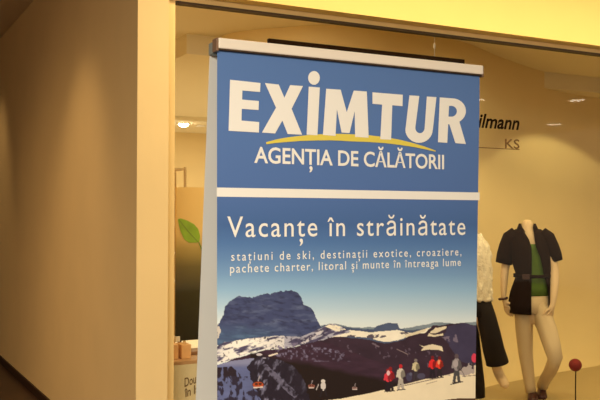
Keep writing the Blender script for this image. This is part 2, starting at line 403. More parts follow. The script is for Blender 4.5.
    # blue shaded piste on the left with firs
    pis = inside(jx, jy, [(214.5, 366), (226, 361.5), (246, 358.5), (254, 358.5), (252, 368), (256, 380), (262, 392), (268, 404), (214.5, 404)])
    put(pis, (96, 104, 148), .18, n6); mix(pis, np.clip((368-gy)/10, 0, .5), (160, 160, 188))
    fir = fbm(gx*1.6, gy*.75, 5, 91, 4)
    mix(inside(jx, jy, [(214.5, 368), (221, 367), (231, 366), (240, 374), (238, 382), (229, 388), (221, 386), (214.5, 384)]), sm(fir, .42, .1)*.95, (44, 34, 44))
    mix(pis & (gy > 376), sm(fir, .54, .08)*.9, (48, 42, 62))
    fo = inside(jx+(n4-.5)*4, jy, [(251, 362), (258, 356), (268, 357), (284, 361), (296, 368), (306, 384), (310, 404), (262, 404), (252, 380), (247, 368)])
    put(fo, (40, 33, 46), .25, n4); mix(fo, sm(fbm(gx*1.5+gy*.5, gy*.8, 5, 101, 4), .62, .10)*.5*np.clip((306-gx)/40, .2, 1), (126, 124, 152))
    mix(inside(jx, jy, [(262, 364), (266, 364), (284, 380), (298, 394), (294, 398), (276, 382)]), sm(n4, .4, .2)*.6, (104, 100, 124))
    ell(259, 354.5, 3, 1.2, (196, 190, 196)); ell(264, 358.0, 2.0, .8, (150, 146, 160)); line(268.5, 356, 277.5, 353.2, 1.5, (228, 216, 200))
    # sunny piste in front
    sn = inside(gx, gy+(n1-.5)*.8, [(328, 400), (345, 398), (365, 394), (385, 389.5), (400, 385.5), (425, 379), (445, 375.5), (460, 371), (470, 367), (482, 362), (482, D), (300, D), (300, 403)])
    put(sn, (236, 222, 192), .05)
    ps = inside(gx, gy, [(446, 376), (458, 371), (470, 362), (482, 356), (482, 372), (462, 376)])
    put(ps & (n2 > .5), (176, 164, 160))
    line(400, 386.5, 440, 377.5, .8, (120, 104, 96)); line(462, 376.5, 482, 374.5, .8, (150, 134, 120)); line(426, 384, 437, 381, .7, (170, 152, 130))
    ell(466, 402.4, 26, 4.2, (84, 58, 44))
    # gondolas
    def gondola(x, y, s, c):
        ell(x, y, 6*s, 3.6*s, (56, 34, 34)); ell(x, y+.3*s, 5.4*s, 3*s, c); ell(x-1.8*s, y-.6*s, 1.6*s, 1.3*s, (84, 44, 34)); ell(x+2*s, y-.6*s, 1.6*s, 1.3*s, (84, 44, 34))
        line(x-4.6*s, y+3.1*s, x+4.6*s, y+2.5*s, 1.3*s, (212, 196, 190)); line(x, y-3.4*s, x+1.6*s, y-9*s, .9*s, (170, 160, 168))
    gondola(258, 384.5, 1.0, (176, 78, 44)); gondola(311.3, 386, .62, (150, 96, 84)); gondola(354.5, 388, .5, (156, 130, 128))
    ell(323, 381, 2.2, 1.6, (214, 206, 200)); ell(323, 386, 2.5, 4.6, (206, 198, 196)); line(322, 389, 320, 397, 1.6, (40, 34, 40)); line(324.5, 389, 326.5, 396, 1.6, (40, 34, 40)); line(318.5, 384, 316, 390, .9, (180, 172, 172))
    # skiers
    def skier(x, y, h, top, legs, head, lean=0, split=1.2):
        u = h/20; T = np.array(top); sh = tuple(T*.62)
        line(x-.4*u, y-9.5*u, x-split*1.5*u, y, 2.0*u, legs); line(x+.5*u, y-9.5*u, x+split*1.4*u, y-.4*u, 2.0*u, legs)
        ell(x+lean*.5, y-12.2*u, 2.5*u, 4.4*u, top); ell(x+lean*.5+1.2*u, y-11.5*u, 1.2*u, 3.2*u, sh)
        line(x-2.0*u, y-15*u, x-3.0*u, y-9.4*u, 1.3*u, top); line(x+2.0*u, y-15*u, x+3.1*u, y-10*u, 1.3*u, sh)
        ell(x+lean, y-17.8*u, 1.35*u, 1.7*u, head)
        line(x-3*u, y+.5*u, x+3.6*u, y-.3*u, .8*u, (60, 50, 50))
    skier(390.2, 391, 25, (208, 44, 56), (40, 30, 38), (140, 36, 40)); skier(387.6, 391, 23, (216, 58, 74), (34, 28, 36), (150, 40, 44))
    ell(388.2, 373, 1.6, 2.6, (226, 180, 186))
    skier(400.5, 389.5, 26, (206, 198, 184), (176, 168, 158), (186, 40, 48))
    ell(409, 377, 3, 4.4, (70, 66, 92)); ell(410.5, 374, 1.6, 1.6, (96, 96, 120))
    skier(415.6, 380, 22, (206, 194, 158), (60, 54, 62), (130, 120, 116))
    ell(421, 376, 4, 3, (78, 74, 98))
    skier(432.3, 378, 23, (222, 44, 48), (36, 30, 40), (120, 30, 36)); skier(439.3, 377.5, 22, (226, 60, 44), (46, 38, 44), (110, 32, 36)); ell(438.6, 362, 1.3, 2.6, (236, 150, 110))
    skier(456.4, 382, 29, (150, 142, 146), (74, 74, 76), (96, 82, 88)); ell(455.4, 363.5, 2.6, 4, (172, 162, 166)); line(459, 366, 465, 377, .7, (110, 100, 100))
    line(450, 384.5, 463, 381.5, .9, (60, 50, 50))
    ell(474, 358, 2.8, 4.6, (214, 64, 92)); line(472.8, 362, 472.4, 369, 1.8, (60, 44, 56))
    return C

front = grid_mesh('front_sheet', np.linspace(217, 479.6, 12), np.concatenate([np.linspace(47, 270, 60), np.linspace(272, 292, 10)]), lambda x, y: lut(y, SKY), 0, m_sheet, ban)
ph = grid_mesh('printed_photo', np.linspace(217, 479.6, 527), np.linspace(272, 404, 265), paint, -.0012, m_sheet, ban)
# trim every printed grid to the true straight sheet edges (left edge and the slightly curled right edge)
def fit_edges(o):
    me = o.data; n = len(me.vertices); co = np.empty(n*3); me.vertices.foreach_get('co', co); co = co.reshape(-1, 3) + np.array(bl)
    z = co[:, 2]; xr = np.interp(z, [.1, .95, 1.9, 2.0], [bx1-.030, bx1-.0215, bx1-.0005, bx1])
    co[:, 0] = np.clip(co[:, 0], bx0, None)
    co[:, 0] = np.minimum(co[:, 0], xr)
    return co
for o in (front, ph):
    co = fit_edges(o)
    if o is front: co[:, 2] = np.minimum(co[:, 2], ztop+.01)
    o.data.vertices.foreach_set('co', (co - np.array(bl)).ravel()); o.data.update()
# the lowest part of the sheet, down to the cassette: snow of the print
zlow = B(300, 403)[1]
lw = bmesh.new(); n = 10
zl = [.085 + (zlow+.02-.085)*k/n for k in range(n+1)]
vv = [(lw.verts.new((bx0, YB, z)), lw.verts.new((float(np.interp(z, [.1, .95, 1.9], [bx1-.03, bx1-.0215, bx1])), YB, z))) for z in zl]
for a, b in zip(vv, vv[1:]): lw.faces.new((a[0], a[1], b[1], b[0]))
bobj('lower_sheet', lw, mat('snow_print', (236, 222, 192), rough=.5), ban)

# stripe
st_ = bmesh.new()
z1 = (B(217, 187.6)[1]+B(479, 192.4)[1])/2; z0 = (B(217, 196.7)[1]+B(479, 200.2)[1])/2
print('STRIPE', B(217, 187.6), B(479, 192.4), B(217, 196.7), B(479, 200.2))
flat_poly(st_, [(bx0, z0), (bx1-.002, z0), (bx1-.002, z1), (bx0, z1)], y=YB-.0012)
bobj('white_stripe', st_, m_print_white, front)
# company name, letter outlines cut by hand
z5 = lambda p: (210+p[0]/3.333, 60+p[1]/3.333)
z6 = lambda p: (340+p[0]/3.331, 60+p[1]/3.331)
z1c = lambda p: (205+p[0]/2.143, 30+p[1]/2.143)
def arc(cx, cy, rx, ry, a0, a1, n=10):
    return [(cx+rx*math.cos(math.radians(a0+(a1-a0)*k/n)), cy+ry*math.sin(math.radians(a0+(a1-a0)*k/n))) for k in range(n+1)]
L = {}
L['E'] = ([z5(p) for p in [(66, 66), (167, 77), (166, 107), (107, 102), (106, 132), (162, 137), (161, 167), (105, 163), (104, 202), (163, 207), (162, 242), (61, 236)]], None)
L['X'] = ([z5(p) for p in [(182, 77), (228, 82), (247, 126), (266, 84), (309, 87), (271, 163), (306, 249), (258, 247), (240, 202), (216, 245), (172, 242), (219, 159)]], None)
L['I'] = ([z5(p) for p in [(328, 89), (365, 92), (357, 251), (321, 249)]], None)
L['dot'] = ([z5(p) for p in arc(345.5, 60, 19.5, 23, 0, 345, 23)], None)
L['M'] = ([z1c(p) for p in [(259, 126), (290, 128), (303, 176), (318, 130), (346, 132), (350, 231), (321, 229), (320, 174), (309, 221), (292, 220), (282, 170), (279, 227), (252, 225)]], None)
L['T'] = ([z6(p) for p in [(107, 108), (208, 116), (207, 154), (173, 151), (169, 266), (133, 264), (139, 149), (107, 146)]], None)
L['U'] = ([z6(p) for p in [(230, 118), (263, 120), (250, 222)] + arc(265, 226, 15.5, 18, 170, 10, 8) + [(281, 222), (288, 122), (320, 124), (308, 232)] + arc(262, 232, 45.5, 44, 0, 180, 16) + [(218, 222)]], None)
L['R'] = ([z6(p) for p in [(331, 125), (374, 128)] + arc(372, 170, 46, 42, -88, 58, 14) + [(418, 280), (383, 277), (363, 214), (359, 214), (356, 276), (325, 274)]], [z6(p) for p in [(362, 153), (370, 153)] + arc(370, 171, 18, 18, -80, 80, 8) + [(360, 189)]])
nm = bmesh.new()
for k, (o_, h_) in L.items():
    flat_poly(nm, [B(*p) for p in o_], [B(*p) for p in h_] if h_ else None, YB-.0022)
bobj('company_name', nm, m_print_white, front)
sw = bmesh.new()
up = [z5(p) for p in [(186, 274), (215, 266), (250, 259), (290, 254), (330, 250), (380, 247), (433, 246)]] + [z6(p) for p in [(30, 247), (90, 250), (150, 257), (200, 266), (240, 276), (280, 288), (318, 302)]]
lo = [z5(p) for p in [(187, 281), (215, 277), (260, 273), (300, 270), (340, 268.5), (400, 268), (433, 269)]] + [z6(p) for p in [(30, 271), (90, 273), (150, 277), (200, 283), (250, 291), (290, 299), (317, 305)]]
flat_poly(sw, [B(*p) for p in up + lo[::-1]], None, YB-.0017)
bobj('yellow_swoosh', sw, m_print_yel, front)
def btext(name, s, l, r, cap_px, off, sp=1, sg=.2):
    (x0, za), (x1, zb) = B(*l), B(*r); cap = B(l[0], l[1]-cap_px)[1]-za
    print('TEXT', name, round(za, 4), round(zb, 4), round(cap, 4))
    return [brel(o) for o in text_obj(name, s, x0, x1, (za+zb)/2, cap, YB-.002, m_print_white, front, off, sp, 0, sg)]
btext('tagline_word', 'AGENȚIA DE CĂLĂTORII', (254, 162.6), (443.7, 168.9), 15.4, .018, 1.0)
btext('headline_word', 'Vacanțe în străinătate', (227, 236.9), (465, 234.9), 20.5, .003, 1.16)
btext('small_print_word', 'stațiuni de ski, destinații exotice, croaziere,', (231, 260.4), (461, 255.6), 8.6, .004, 1.35)
btext('small_print_word', 'pachete charter, litoral și munte în întreaga lume', (229.8, 272.6), (460.5, 265.9), 8.6, .004, 1.22)

# rails, rear sheet, poles, cassette
zr = ztop
h = (B(217, 38)[1]-B(217, 48.6)[1] + B(480, 66.6)[1]-B(480, 75.4)[1])/2
fr = bobj('front_rail', boxbm(bx0-.001, bx1+.004, YB-.016, YB+.018, zr, zr+h, bev=.003), m_alu)
for xx in ((bx0-.008, bx0-.001), (bx1+.004, bx1+.008)):
    bobj('end_cap', boxbm(xx[0], xx[1], YB-.014, YB+.020, zr-.008, zr+h-.001, bev=.001), m_cap, fr)
bobj('rail_gasket', boxbm(bx0, bx1, YB-.012, YB+.012, zr-.004, zr), m_gask, fr)
rr = bobj('rear_rail', boxbm(bx0-.006, bx1+.004, YB+.024, YB+.056, zr-.012, zr+h-.006, bev=.003), m_alu2)
def fabric(name, lin, tl):
    m = bpy.data.materials.new(name); m.use_nodes = True; nt = m.node_tree
    b = nt.nodes['Principled BSDF']; b.inputs['Base Color'].default_value = (*lin, 1); b.inputs['Roughness'].default_value = .7
    t = nt.nodes.new('ShaderNodeBsdfTranslucent'); t.inputs[0].default_value = (*lin, 1)
    mx = nt.nodes.new('ShaderNodeMixShader'); mx.inputs[0].default_value = tl
    nt.links.new(b.outputs[0], mx.inputs[1]); nt.links.new(t.outputs[0], mx.inputs[2]); nt.links.new(mx.outputs[0], nt.nodes['Material Output'].inputs[0])
    return m
rs = bmesh.new()
nz = 16
vv = []
for k in range(nz+1):
    z = .085 + (zr-.085)*k/nz; y = YB+.050+(zr-z)*.098
    vv.append([rs.verts.new((x, y, z)) for x in np.linspace(bx0-.004, bx1, 7)])
for a, b in zip(vv, vv[1:]):
    for k in range(6): rs.faces.new((a[k], a[k+1], b[k+1], b[k]))
bobj('rear_sheet', rs, fabric('white_banner_fabric', (.66, .68, .70), .3), ban)
xm = (bx0+bx1)/2
bobj('support_pole', tube(bmesh.new(), [(xm, YB+.03, .06), (xm, YB+.03, zr)], .007, 10), m_alu2, ban, True)
cs = bobj('base_cassette', boxbm(bx0-.012, bx1+.012, YB-.05, YB+.29, .02, .10, bev=.012), m_alu)
for xx in (bx0+.12, bx1-.12):
    bobj('foot', boxbm(xx-.02, xx+.02, YB-.10, YB+.34, 0, .02, bev=.004), m_gask, cs)

# ------------------------------------------------------------------ left of the banner: leaf poster, plinth, shelf
def P3(x, y, Y): return onY(x, y, Y)
YP = 5.30
p0 = P3(176.5, 187, YP); p1 = P3(176.5, 341, YP)
px0, px1, pz1, pz0 = p0.x, p0.x+.46, p0.z, p1.z
plx0, plx1, ply0, ply1 = P3(169, 380, 5.08).x, P3(169, 380, 5.08).x+.62, 5.08, 5.5
plz = P3(188, 361, ply0).z
pos = empty('leaf_poster_stand', ((px0+px1)/2, YP, plz), 'small poster of a green leaf over dark olive, on a post on the white plinth', 'poster')
def rel(o, root): o.data.transform(Matrix.Translation(-root.location)); o.parent = root; return o
def rel1(l, root):
    for o in l: rel(o, root)
def leaf_colors(z):
    t = (pz1-z)/(pz1-pz0)
    return lut(t, [(0, (236, 200, 130)), (.30, (232, 196, 126)), (.40, (176, 152, 84)), (.52, (112, 98, 48)), (.68, (62, 56, 26)), (1, (40, 36, 18))])
pb = boxbm(px0, px1, YP, YP+.02, pz0, pz1); bmesh.ops.subdivide_edges(pb, edges=[e for e in pb.edges if abs(e.verts[0].co.z-e.verts[1].co.z) > .1], cuts=24, use_grid_fill=True)
po = obj('poster_panel', pb, attr_mat('leaf_poster_print', .4))
zs = np.array([v.co.z for v in po.data.vertices]); a = po.data.attributes.new('print', 'FLOAT_COLOR', 'POINT')
a.data.foreach_set('color', np.concatenate([leaf_colors(zs), np.ones((len(zs), 1))], 1).ravel().astype(np.float32)); rel(po, pos)
zl_ = lambda p: (165+p[0]/6.66, 200+p[1]/6.66)
XZ = lambda q, Y: (lambda v: (v.x, v.z))(onY(q[0], q[1], Y))
lf = bmesh.new()
flat_poly(lf, [XZ(zl_(p), YP-.003) for p in [(86, 128), (105, 122), (150, 138), (195, 162), (222, 195), (234, 240), (228, 280), (210, 284), (160, 284), (128, 262), (104, 210), (92, 165)]], None, YP-.003)
l_ = obj('printed_leaf', lf, mat('leaf_green_print', (140, 176, 40), rough=.45, var=.12, vscale=20)); rel(l_, pos); l_.parent = po; l_.matrix_parent_inverse = Matrix()
tw = bmesh.new(); flat_poly(tw, [XZ(zl_(p), YP-.004) for p in [(222, 284), (228, 281), (248, 325), (246, 338), (240, 330)]], None, YP-.004)
flat_poly(tw, [XZ(zl_(p), YP-.004) for p in [(92, 132), (95, 131), (150, 200), (224, 281), (220, 283), (146, 204)]], None, YP-.0042)
t_ = obj('printed_leaf_stem', tw, mat('leaf_stem_print', (110, 130, 40), rough=.5)); rel(t_, pos); t_.parent = po
pp = P3(180.5, 350, YP+.012)
rel(obj('post', boxbm(pp.x-.010, pp.x+.010, YP+.021, YP+.041, plz+.02, pz0+.2), mat('brown_metal_post', lin=(.14, .07, .03), rough=.5)), pos)
rel(obj('clip', boxbm(px0-.002, px0+.028, YP-.006, YP+.026, pz0-.006, pz0+.03, bev=.003), m_white), pos)
rel(obj('foot_plate', boxbm(pp.x-.07, pp.x+.17, YP-.012, YP+.14, plz, plz+.02, bev=.004), mat('brown_foot_plate', lin=(.26, .13, .06), rough=.5)), pos)
pln = empty('display_plinth', ((plx0+plx1)/2, (ply0+ply1)/2, .012), 'pale cream display plinth with dark lettering, under the leaf poster', 'plinth')
m_pl = mat('cream_plinth', lin=(.66, .58, .40), rough=.5)
rel(obj('body', boxbm(plx0, plx1, ply0, ply1, .012, plz-.02, bev=.004), m_pl), pln)
rel(obj('top_board', boxbm(plx0, plx1, ply0, ply1, plz-.02, plz), mat('brown_top_board', lin=(.45, .27, .14), rough=.5)), pln)
m_tx = mat('dark_vinyl_lettering', lin=(.16, .10, .05), rough=.5)
for s, l, r in (('Două', (184.6, 387.0), (199.6, 387)), ('în lac', (184.6, 397.5), (202.5, 397))):
    q0, q1 = P3(*l, ply0-.002), P3(*r, ply0-.002)
    for o in text_obj('plinth_word', s, q0.x, q1.x, q0.z, .054, ply0-.002, m_tx, None, .014, 1.0, 0, .2):
        for v in o.data.vertices: v.co.z += (v.co.x-q0.x)*.25
        rel(o, pln)
YC = 5.17
for (xa, xb, w) in ((168.5, 178.6, 'left'), (181.6, 191.2, 'right')):
    c0, c1 = P3(xa, 345, YC), P3(xb, 345, YC)
    t = obj('carton', boxbm(c0.x, c1.x, YC, YC+.11, plz, c0.z, bev=.003), mat('peach_carton_'+w, (228, 180, 128), rough=.6))
    cen = Vector(((c0.x+c1.x)/2, YC+.055, plz)); t.data.transform(Matrix.Translation(-cen)); t.location = cen
    tag(t, 'small peach carton on the cream plinth, %s of the poster post' % w, 'carton', 'peach cartons on the plinth')

# shelf unit with goods behind the frame
shy = 7.6; shx1 = P3(186.4, 200, shy).x; shx0 = shx1-.52
shz = P3(180, 167, shy).z
sh = empty('shelf_unit', ((shx0+shx1)/2, shy+.15, .012), 'pale tall shelf unit of small goods, glimpsed between window frame and leaf poster', 'shelf')
m_sh = mat('pale_shelf_wood', lin=(.72, .54, .30), rough=.6)
b = bmesh.new()
for xx in (shx0, shx1-.02):
    for yy in (shy, shy+.28): box(b, xx, xx+.02, yy, yy+.02, .012, shz)
box(b, shx0+.02, shx1-.02, shy+.27, shy+.29, .03, .06); rel(obj('carcass', b, m_sh), sh)
nsh = 7; zz = [.10+(shz-.12)*k/nsh for k in range(nsh+1)]
for k, z in enumerate(zz):
    rel(obj('shelf_board', boxbm(shx0+.02, shx1-.02, shy, shy+.28, z-.01, z+.01), m_sh), sh)
cols = [(120, 52, 34), (214, 180, 130), (92, 60, 34), (176, 84, 50), (226, 196, 150), (84, 40, 30), (150, 112, 70)]
names = ['brown', 'cream', 'dark brown', 'rust red', 'ivory', 'maroon', 'tan']
ords = ['bottom', 'second', 'third', 'fourth', 'fifth', 'sixth', 'top']
gm = [mat('carton_'+n_.replace(' ', '_'), c, rough=.5) for n_, c in zip(names, cols)]
for k in range(nsh):
    x = shx0+.03; i = 0
    while x < shx1-.12:
        w = .10+.05*random.random(); hh = (zz[1]-zz[0])*(.55+.25*random.random()); c = random.randrange(7) if k < nsh-1 else random.choice((1, 4))
        if x+w > shx1-.025: break
        t = obj('goods_box', boxbm(x, x+w-.008, shy+.03, shy+.22, zz[k]+.0101, zz[k]+.01+hh, bev=.004), gm[c])
        cen = Vector((x+w/2, shy+.12, zz[k]+.0101)); t.data.transform(Matrix.Translation(-cen)); t.location = cen
        tag(t, '%s box on the %s shelf of the pale shelf unit, %s from its left' % (names[c], ords[k], ['first', 'second', 'third', 'fourth'][i]), 'box', 'boxes on the shelf unit')
        x += w; i += 1

# ------------------------------------------------------------------ hanging board in the window, with its wire
YH = 4.95
h0, h1 = P3(268, 41, YH), P3(463.5, 60.5, YH)
hz = (h0.z+h1.z)/2+.010
hb = empty('hanging_board', ((h0.x+h1.x)/2, YH, hz), 'long dark brown board hung on a thin wire behind the banner top', 'hanging board')
rel(obj('board', boxbm(h0.x, h1.x, YH-.015, YH+.015, hz-.22, hz, bev=.003), m_dark), hb)
wv = P3(434.5, 45, YH)
rel(obj('wire', tube(bmesh.new(), [(wv.x, YH, hz), (wv.x, YH, 3.10)], .0028, 8), m_white, None, True), hb)
rel(obj('wire_clip', lathe(bmesh.new(), [(.003, -.02), (.008, -.012), (.008, .012), (.003, .02)], 12, (wv.x, YH, P3(434.5, 46, YH).z)), m_white, None, True), hb)

# lettering on the window glass
YG = YF+.1412
ws = empty('window_lettering', (onY(500, 128, YG).x, YG, onY(500, 128, YG).z), 'dark brand lettering above paler initials on the window glass, right of the banner', 'sign')
q0, q1 = onY(457, 127.3, YG), onY(519.5, 128.3, YG)
rel1(text_obj('brand_name', 'Steilmann', q0.x, q1.x, (q0.z+q1.z)/2, onY(500, 114.8, YG).z-onY(500, 128, YG).z, YG, mat('dark_sign_vinyl', lin=(.006, .003, .002), rough=.8, spec=0), None, .024, 1.0, .26), ws)
q0, q1 = onY(505, 148.0, YG), onY(519.5, 148.4, YG); m_ks = mat('tan_sign_vinyl', lin=(.13, .065, .02), rough=.8, spec=0)
rel1(text_obj('initials', 'KS', q0.x, q1.x, q0.z, onY(510, 138.5, YG).z-onY(510, 147.5, YG).z, YG, m_ks, None, .014, 1), ws)
b = bmesh.new(); q2 = onY(450, 147.8, YG); box(b, q2.x, q1.x, YG-.0003, YG+.0003, q0.z-.009, q0.z-.003)
rel(obj('underline', b, m_ks), ws)

# ------------------------------------------------------------------ red ball on a stem
rb = onY(575.3, 365, 5.0)
ro = empty('ball_ornament', (rb.x, 5.0, .012), 'red ball on a thin upright stem at the foot of the display window', 'ornament')
rel(obj('ball', lathe(bmesh.new(), [(.0495*math.sin(PI*k/14)+1e-4, -.0495*math.cos(PI*k/14)) for k in range(15)], 24, (rb.x, 5.0, rb.z)), mat('red_plush', lin=(.20, .014, .012), rough=.8, bump=.4, bscale=200), None, True), ro)
rel(obj('stem', tube(bmesh.new(), [(rb.x, 5.0, .02), (rb.x+.004, 5.0, rb.z-.045)], .0045, 8), m_dark, None, True), ro)
rel(obj('foot_disc', lathe(bmesh.new(), [(.07, .012), (.07, .018), (.06, .022), (.01, .024)], 24, (rb.x, 5.0, 0)), m_dark, None, True), ro)

# ------------------------------------------------------------------ mannequins
m_skin = mat('mannequin_shell', lin=(.70, .52, .32), rough=.45, spec=.4)
def skin_mesh(name, nodes, edges, root):
    """nodes: name -> ((x, y, z), rx, ry)"""
    keys = list(nodes); ix = {k: i for i, k in enumerate(keys)}
    me = bpy.data.meshes.new(name); me.from_pydata([nodes[k][0] for k in keys], [(ix[a], ix[b]) for a, b in edges], [])
    o = bpy.data.objects.new(name, me); COL.objects.link(o)
    sk = o.modifiers.new('s', 'SKIN'); sk.branch_smoothing = .5
    for k, sv in zip(keys, me.skin_vertices[0].data):
        sv.radius = nodes[k][1:3]; sv.use_root = (k == root)
    ss = o.modifiers.new('u', 'SUBSURF'); ss.levels = 2; ss.render_levels = 2
    dg = bpy.context.evaluated_depsgraph_get(); m2 = bpy.data.meshes.new_from_object(o.evaluated_get(dg))
    bpy.data.objects.remove(o); bpy.data.meshes.remove(me); m2.name = name
    return m2
def hand(nodes, edges, pre, wrist, down, side, fwd):
    """five unequal bent fingers; down = towards the fingertips, side = towards the thumb, fwd = palm side"""
    d, s, f = Vector(down).normalized(), Vector(side).normalized(), Vector(fwd).normalized(); w = Vector(wrist)
    P = lambda a, b, c: tuple(w + d*a + s*b + f*c)
    nodes[pre+'palm'] = (P(.045, .002, .004), .030, .016); edges.append((pre+'wrist', pre+'palm'))
    for nme, off, ln in (('index', .027, .074), ('fourth', .010, .082), ('ring', -.008, .076), ('little', -.025, .060)):
        nodes[pre+nme+'a'] = (P(.088, off, .006), .0098, .0098); nodes[pre+nme+'b'] = (P(.088+ln*.5, off*1.08, .016), .0086, .0086)
        nodes[pre+nme+'c'] = (P(.088+ln*.92, off*1.10, .034), .0066, .0066)
        edges += [(pre+'palm', pre+nme+'a'), (pre+nme+'a', pre+nme+'b'), (pre+nme+'b', pre+nme+'c')]
    nodes[pre+'tha'] = (P(.052, .040, .012), .0110, .0110); nodes[pre+'thb'] = (P(.086, .054, .024), .0095, .0095); nodes[pre+'thc'] = (P(.108, .056, .034), .0072, .0072)
    edges += [(pre+'palm', pre+'tha'), (pre+'tha', pre+'thb'), (pre+'thb', pre+'thc')]
def rings_mesh(bm, rings, n=28, gap=None, capa=False, capb=False):
    """rings: (centre, rx, ry[, tilt]) elliptical sections in horizontal-ish planes; gap(i) -> (left, right) front opening in radians about -Y"""
    R = []
    for i, rg in enumerate(rings):
        c = Vector(rg[0]); ax = Vector(rg[3]).normalized() if len(rg) > 3 else Vector((0, 0, 1))
        u = Vector((1, 0, 0)); u = (u - ax*u.dot(ax)).normalized(); v = ax.cross(u)
        if gap:
            a0, a1 = gap[i]; ts = [-PI/2 + a1 + (2*PI - a1 - a0)*k/(n-1) for k in range(n)]
        else: ts = [2*PI*k/n for k in range(n)]
        R.append([bm.verts.new(c + u*rg[1]*math.cos(t) + v*rg[2]*math.sin(t)) for t in ts])
    m = n-1 if gap else n
    for r0, r1 in zip(R, R[1:]):
        for k in range(m): bm.faces.new((r0[k], r0[(k+1) % n], r1[(k+1) % n], r1[k]))
    if capa: bm.faces.new(R[0][::-1])
    if capb: bm.faces.new(R[-1])
    return bm
def cloth(name, bm, m, parent, thick=.006):
    o = obj(name, bm, m, parent, True)
    md = o.modifiers.new('t', 'SOLIDIFY'); md.thickness = thick; md.offset = 1
    dg = bpy.context.evaluated_depsgraph_get(); me = bpy.data.meshes.new_from_object(o.evaluated_get(dg))
    o.modifiers.clear(); old = o.data; o.data = me; me.name = name; bpy.data.meshes.remove(old)
    return o

def make_frame(xpx, depth):
    ang = YAW + math.atan((xpx-300)/FPX); dist = depth/math.cos(math.atan((xpx-300)/FPX))
    k = depth/FPX
    return Vector((dist*math.sin(ang), dist*math.cos(ang), 0)), -ang, k

# --- mannequin in the dark short-sleeved jacket
DA = 7.15
locA, rzA, kA = make_frame(529, DA)
def a(x, y, d=0):  # picture offset around the figure -> its own frame (x right, z up, d towards the viewer)
    return ((x-529)*kA, -d, 1.5+(217.3-y)*kA)
A = empty('display_mannequin', (locA.x, locA.y, .012), 'headless mannequin in dark short-sleeved jacket, green top and cream trousers', 'mannequin', rzA)
A.location.z = 0
N = {}; E = []
def nd(k, x, y, d, rx, ry=None): N[k] = (a(x, y, d), rx, ry or rx)
nd('pelvis', 531, 308, 0, .125, .095); nd('waist', 532, 277, 0, .112, .085); nd('chest', 529, 252, 0, .135, .095); nd('upper', 527.5, 237, -.005, .115, .075)
nd('neckb', 527.3, 228, .0, .058, .056); nd('neckt', 527.2, 218.5, .008, .049, .050)
E += [('pelvis', 'waist'), ('waist', 'chest'), ('chest', 'upper'), ('upper', 'neckb'), ('neckb', 'neckt')]
nd('L_sh', 512, 237, -.005, .052); nd('L_el', 505.5, 268, -.02, .037); nd('L_fa', 504.5, 282, .01, .033); nd('L_wrist', 504, 298, .04, .023)
nd('R_sh', 545, 237, -.005, .052); nd('R_el', 553, 268, .02, .042); nd('R_fa', 553.2, 282, .06, .039); nd('R_wrist', 551.5, 301, .12, .027)
for s in 'LR': E += [('upper', s+'_sh'), (s+'_sh', s+'_el'), (s+'_el', s+'_fa'), (s+'_fa', s+'_wrist')]
hand(N, E, 'L_', N['L_wrist'][0], (.32, -.1, -1), (.8, -.6, .3), (.6, .8, 0))
hand(N, E, 'R_', N['R_wrist'][0], (-.22, -.1, -1), (-.8, -.6, -.1), (-.6, .8, 0))
nd('L_hip', 524, 318, 0, .082); nd('L_kn', 525, 354, .01, .052); nd('L_an', 530.5, 392, -.01, .034); nd('L_heel', 531.5, 396.6, -.01, .028); nd('L_toe', 532, 397.6, .12, .024)
nd('R_hip', 541, 316, .02, .082); nd('R_kn', 552.5, 352, .24, .052); nd('R_an', 540.5, 389, -.16, .034); nd('R_heel', 540.3, 394.5, -.17, .028); nd('R_toe', 541, 396.6, -.05, .024)
for s in 'LR': E += [('pelvis', s+'_hip'), (s+'_hip', s+'_kn'), (s+'_kn', s+'_an'), (s+'_an', s+'_heel'), (s+'_heel', s+'_toe')]
link('body', skin_mesh('body', N, E, 'pelvis'), m_skin, A, True)
m_jk = mat('dark_brown_jacket_cloth', lin=(.014, .0055, .003), rough=.85, spec=.08, bump=.2, bscale=150)
m_gr = mat('green_top_cloth', lin=(.085, .16, .02), rough=.8, var=.15, vscale=14)
m_tr = mat('cream_trouser_cloth', lin=(.60, .47, .30), rough=.8, bump=.15, bscale=120)
# green top
rings_ = [(a(531, 294.5), .146, .116), (a(532, 286), .134, .108), (a(532.6, 276), .120, .102), (a(531.5, 262), .134, .110), (a(529.6, 250), .142, .116), (a(528.3, 243.5), .140, .112)]
cloth('green_top', rings_mesh(bmesh.new(), rings_), m_gr, A, .004)
# jacket body, open at the front
def gx(c, rx, xl, xr):                              # opening angles from picture x of the two front edges
    f = lambda x: math.asin(max(-1, min(1, ((x-529)*kA - c[0])/rx)))
    return (-f(xl), f(xr))
jr = []; jg = []
for y, x0, x1, ry, xl, xr in ((312.5, 509.5, 549, .150, 531, 546.5), (303, 509.0, 550.5, .148, 531, 547.2), (292, 511, 551, .140, 531, 547), (283, 514.2, 550.5, .132, 531.2, 545.5), (275, 516.8, 550, .126, 531.4, 543), (266, 514, 550.5, .130, 531.5, 541.5), (256, 511.5, 550, .136, 531.5, 539.3), (246, 510.3, 549, .134, 531.2, 535.5), (239, 510, 548, .118, 529, 534.2), (233.5, 512.5, 545, .100, 525.6, 533.6), (229.5, 516, 540, .086, 523.8, 533.4)):
    c = a((x0+x1)/2, y); rx = (x1-x0)/2*kA; jr.append((c, rx, ry)); jg.append(gx(c, rx, xl, xr))
jk = bmesh.new(); rings_mesh(jk, jr, 30, jg)
def sleeve(pts):
    rg = []
    for i, (p, r1, r2) in enumerate(pts):
        d = Vector(pts[min(i+1, len(pts)-1)][0]) - Vector(pts[max(i-1, 0)][0]); rg.append((p, r1, r2, -d))
    rings_mesh(jk, rg, 20)
